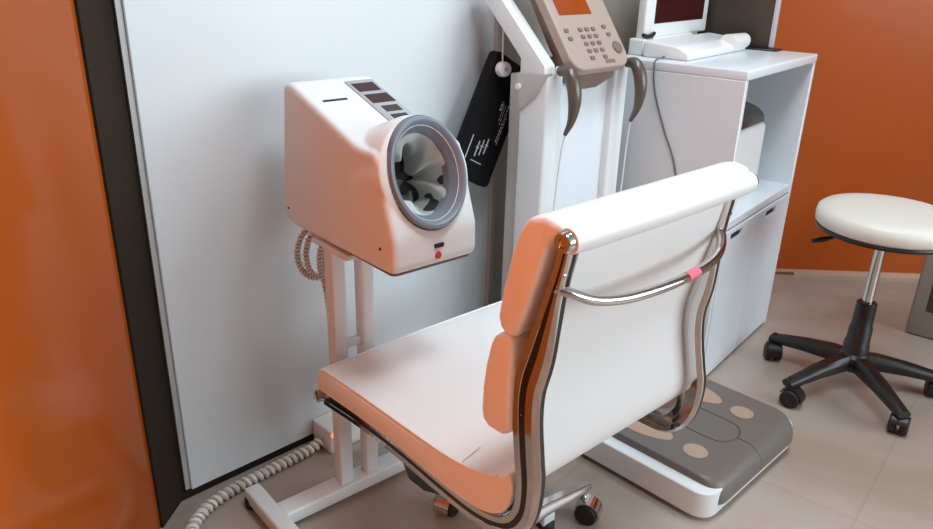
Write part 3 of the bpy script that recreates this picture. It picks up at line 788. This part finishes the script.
def door(x0, x1, hx0, hx1):
    bm = new(); z0, z1, hz0, hz1 = 0.012, 0.488, 0.4535, 0.476
    for lo_, hi_ in (((x0, 0.0, z0), (x1, 0.018, hz0)), ((x0, 0.0, hz1), (x1, 0.018, z1)), ((x0, 0.0, hz0), (hx0, 0.018, hz1)), ((hx1, 0.0, hz0), (x1, 0.018, hz1))):
        add_box(bm, lo_, hi_)
    bmesh.ops.remove_doubles(bm, verts=bm.verts, dist=1e-5)
    d = obj('door', bm, M['lacquer'], cb, smooth=False)
    obj('handle_recess', box((hx0, 0.008, hz0), (hx1, 0.03, hz1)), M['slot'], d, smooth=False, label='black recessed handle')
door(t + 0.001, KW / 2 - 0.0006, 0.068, 0.158); door(KW / 2 + 0.0006, KW - t - 0.001, 0.356, 0.446)

def cab(x, y, z): return CB + cA[0] * x + cA[1] * y + Vector((0, 0, z))
# machine in the open shelf
pr = thing('printer', 'white boxy device with rounded dark grey lid inside the open shelf', 'printer', cab(0, 0, 0.519), KAZ)
obj('body', box((0.11, 0.07, 0.0), (0.44, 0.35, 0.222), 0.018, 4), M['plastic'], pr)
lid = []
for k in range(13):
    a = PI * k / 12; lid.append((0.21 - 0.135 * math.cos(a), 0.222 + 0.062 * math.sin(a) ** 0.7))
obj('lid', prism(lid, 0.125, 0.425, 'x', 0.006, 2), M['printerlid'], pr, label='rounded dark grey lid')
# on the cabinet: white slab keyboard, white monitor, dark monitor
kb = thing('keyboard', 'white wedge keyboard with rounded right end on top of the cabinet', 'keyboard', cab(0, 0, KH), KAZ)
kp = [(0.195, 0.0), (0.195, 0.022), (0.235, 0.038), (0.32, 0.046), (0.338, 0.043), (0.338, 0.0)]
obj('body', prism(kp, 0.060, 0.495, 'x', 0.008, 3), M['plastic'], kb)
obj('rounded_end', tube([(0.38, 0.215, 0.028), (0.512, 0.215, 0.028)], lambda q: 0.027 if q < 0.99 else 0.024, 20), M['plastic'], kb)
wm = thing('white_monitor', 'white framed monitor with dark red screen on the cabinet', 'monitor', cab(0, 0, KH), KAZ)
obj('bezel', box((0.100, 0.358, 0.046), (0.540, 0.386, 0.36), 0.006), M['plastic'], wm)
obj('screen', box((0.155, 0.3565, 0.086), (0.500, 0.361, 0.335)), M['screen'], wm, smooth=False, label='dark red screen')
obj('stand_foot', box((0.08, 0.346, 0.0), (0.42, 0.396, 0.047), 0.006), M['plastic'], wm)
obj('dark_clip', tube([(0.085, 0.354, 0.058), (0.10, 0.349, 0.053), (0.128, 0.348, 0.053), (0.148, 0.351, 0.060)], 0.006, 10), M['black'], wm, label='small dark clip at the lower corner')
dm = thing('dark_monitor', 'dark brown backed screen standing on black foot beside the white monitor', 'monitor', cab(0, 0, KH), KAZ)
obj('shell', box((0.560, 0.150, 0.006), (0.584, 0.395, 0.36), 0.003, 2), M['monback'], dm)
obj('edge_strip', box((0.561, 0.138, 0.008), (0.583, 0.150, 0.36), 0.002, 1), M['monedge'], dm)
obj('foot', box((0.530, 0.110, 0.0), (0.588, 0.30, 0.006), 0.002, 1), M['black'], dm)
o = obj('dangling_cord', tube(catmull([cab(0.088, 0.27, KH + 0.01), cab(0.05, 0.268, KH + 0.006), cab(0.012, 0.266, KH + 0.0035), cab(-0.0035, 0.265, KH - 0.01), cab(-0.004, 0.255, KH - 0.08), cab(-0.004, 0.215, KH - 0.18), cab(-0.004, 0.165, KH - 0.29), cab(-0.004, 0.14, KH - 0.45), cab(-0.004, 0.15, KH - 0.70), cab(-0.004, 0.17, 0.012)], 8), 0.0024, 8), M['cord'])
tag(o, 'thin dark cord running down the side of the white cabinet', 'cord')

# ------------------------------------------------------------------ stool
ST = Vector((1.178, 2.010, 0))
so = thing('rolling_stool', 'round ivory seat stool on black five legged base with casters', 'stool', ST)
obj('seat', lathe([(0, 0.520), (0.176, 0.520), (0.184, 0.527), (0.186, 0.545), (0.183, 0.562), (0.172, 0.571), (0.14, 0.574), (0, 0.576)], 72), M['stoolseat'], so, angle=60)
obj('seat_rim', lathe([(0, 0.505), (0.165, 0.505), (0.181, 0.510), (0.183, 0.517), (0.181, 0.521), (0, 0.521)], 72), M['stoolblack'], so, label='black rim under the seat')
obj('pole', lathe([(0, 0.27), (0.0145, 0.27), (0.0145, 0.506), (0, 0.506)], 24), M['chrome'], so, label='chrome pole')
obj('seat_plate', lathe([(0, 0.485), (0.04, 0.485), (0.05, 0.506), (0, 0.506)], 24), M['stoolblack'], so)
obj('lift_cover', lathe([(0, 0.085), (0.036, 0.085), (0.036, 0.15), (0.033, 0.154), (0.032, 0.21), (0.029, 0.214), (0.028, 0.288), (0.024, 0.292), (0, 0.292)], 32), M['stoolblack'], so)
lv = [Vector((-0.045, 0.03, 0.492)), Vector((-0.09, 0.045, 0.482)), Vector((-0.125, 0.055, 0.466)), Vector((-0.170, 0.066, 0.452))]
obj('lever', tube(catmull(lv, 5), lambda q: 0.0045 if q < 0.55 else 0.0085 - 0.003 * abs(q - 0.8) * 5, 12), M['stoolblack'], so)
obj('base_hub', lathe([(0, 0.075), (0.044, 0.075), (0.048, 0.085), (0.046, 0.118), (0.036, 0.128), (0, 0.128)], 32), M['stoolblack'], so)
def stool_leg():
    bm = new(); secs = [(0.02, 0.101, 0.027, 0.023), (0.07, 0.100, 0.026, 0.022), (0.15, 0.090, 0.023, 0.018), (0.225, 0.076, 0.020, 0.014), (0.258, 0.071, 0.018, 0.010)]
    rings = []
    for r, z, w, h in secs:
        rings.append([bm.verts.new((r, w * a, z + h * b)) for a, b in ((-0.8, -1), (0.8, -1), (1, -0.2), (1, 0.3), (0.55, 1), (-0.55, 1), (-1, 0.3), (-1, -0.2))])
    for a, b in zip(rings, rings[1:]):
        for k in range(8): bm.faces.new((a[k], a[(k + 1) % 8], b[(k + 1) % 8], b[k]))
    bm.faces.new(rings[0][::-1]); bm.faces.new(rings[-1]); return bm
for k in range(5):
    a = math.radians(132 + 72 * k)
    obj('base_leg', stool_leg(), M['stoolblack'], so, rot=(0, 0, a), angle=50)
    caster(so, (0.246 * math.cos(a), 0.246 * math.sin(a), 0), a + (2.2, 2.0, 2.4, 1.4, 0.5)[k], 'black', r=0.028)

# ------------------------------------------------------------------ grey casing at the right edge
tw = thing('computer_tower', 'grey brown casing with dark front panel on the floor beyond the stool', 'computer', (1.56, 2.395, 0), 130)
obj('casing', box((0, 0, 0.0), (0.42, 0.20, 0.40), 0.012), M['tower'], tw)
obj('front_panel', box((0.045, -0.003, 0.10), (0.38, 0.006, 0.37), 0.002, 1), M['towerdark'], tw, label='dark recessed front')

# ------------------------------------------------------------------ light
def area(name, loc, target, sx, sy, power, color):
    l = bpy.data.lights.new(name, 'AREA'); l.shape = 'RECTANGLE'; l.size = sx; l.size_y = sy; l.energy = power; l.color = color
    o = bpy.data.objects.new(name, l); col.objects.link(o); o.location = loc
    d = Vector(target) - Vector(loc); o.rotation_euler = d.to_track_quat('-Z', 'Y').to_euler(); return o
area('window daylight', (WX - 0.02, -0.55, 1.53), (0, -0.55, 1.4), 3.9, 1.6, 112, (0.80, 0.925, 1.0))
area('ceiling lamp', (0.52, 0.85, 2.58), (0.52, 0.85, 0), 0.5, 0.5, 21, (0.79, 0.92, 1.0))
area('ceiling lamp', (0.95, 1.75, 2.58), (0.95, 1.75, 0), 0.6, 0.6, 15, (0.80, 0.925, 1.0))

l = bpy.data.lights.new('added bounce spot', 'SPOT'); l.energy = 1950; l.color = (1.0, 0.96, 0.60); l.spot_size = math.radians(29); l.spot_blend = 0.6; l.shadow_soft_size = 0.08  # added spot, out of view, boosts orange bounce off the left wall
o = bpy.data.objects.new('added bounce spot', l); col.objects.link(o); o.location = (1.0, -0.6, 2.45)
o.rotation_euler = (Vector((-0.67, 0.13, 1.05)) - o.location).to_track_quat('-Z', 'Y').to_euler()

w = bpy.data.worlds.new('world'); scene.world = w; w.use_nodes = True
w.node_tree.nodes['Background'].inputs[0].default_value = (0.9, 0.95, 1, 1); w.node_tree.nodes['Background'].inputs[1].default_value = 0.05

vs = scene.view_settings
vs.view_transform = 'Standard'; vs.look = 'None'; vs.exposure = 0.12; vs.gamma = 1.0; vs.use_curve_mapping = False
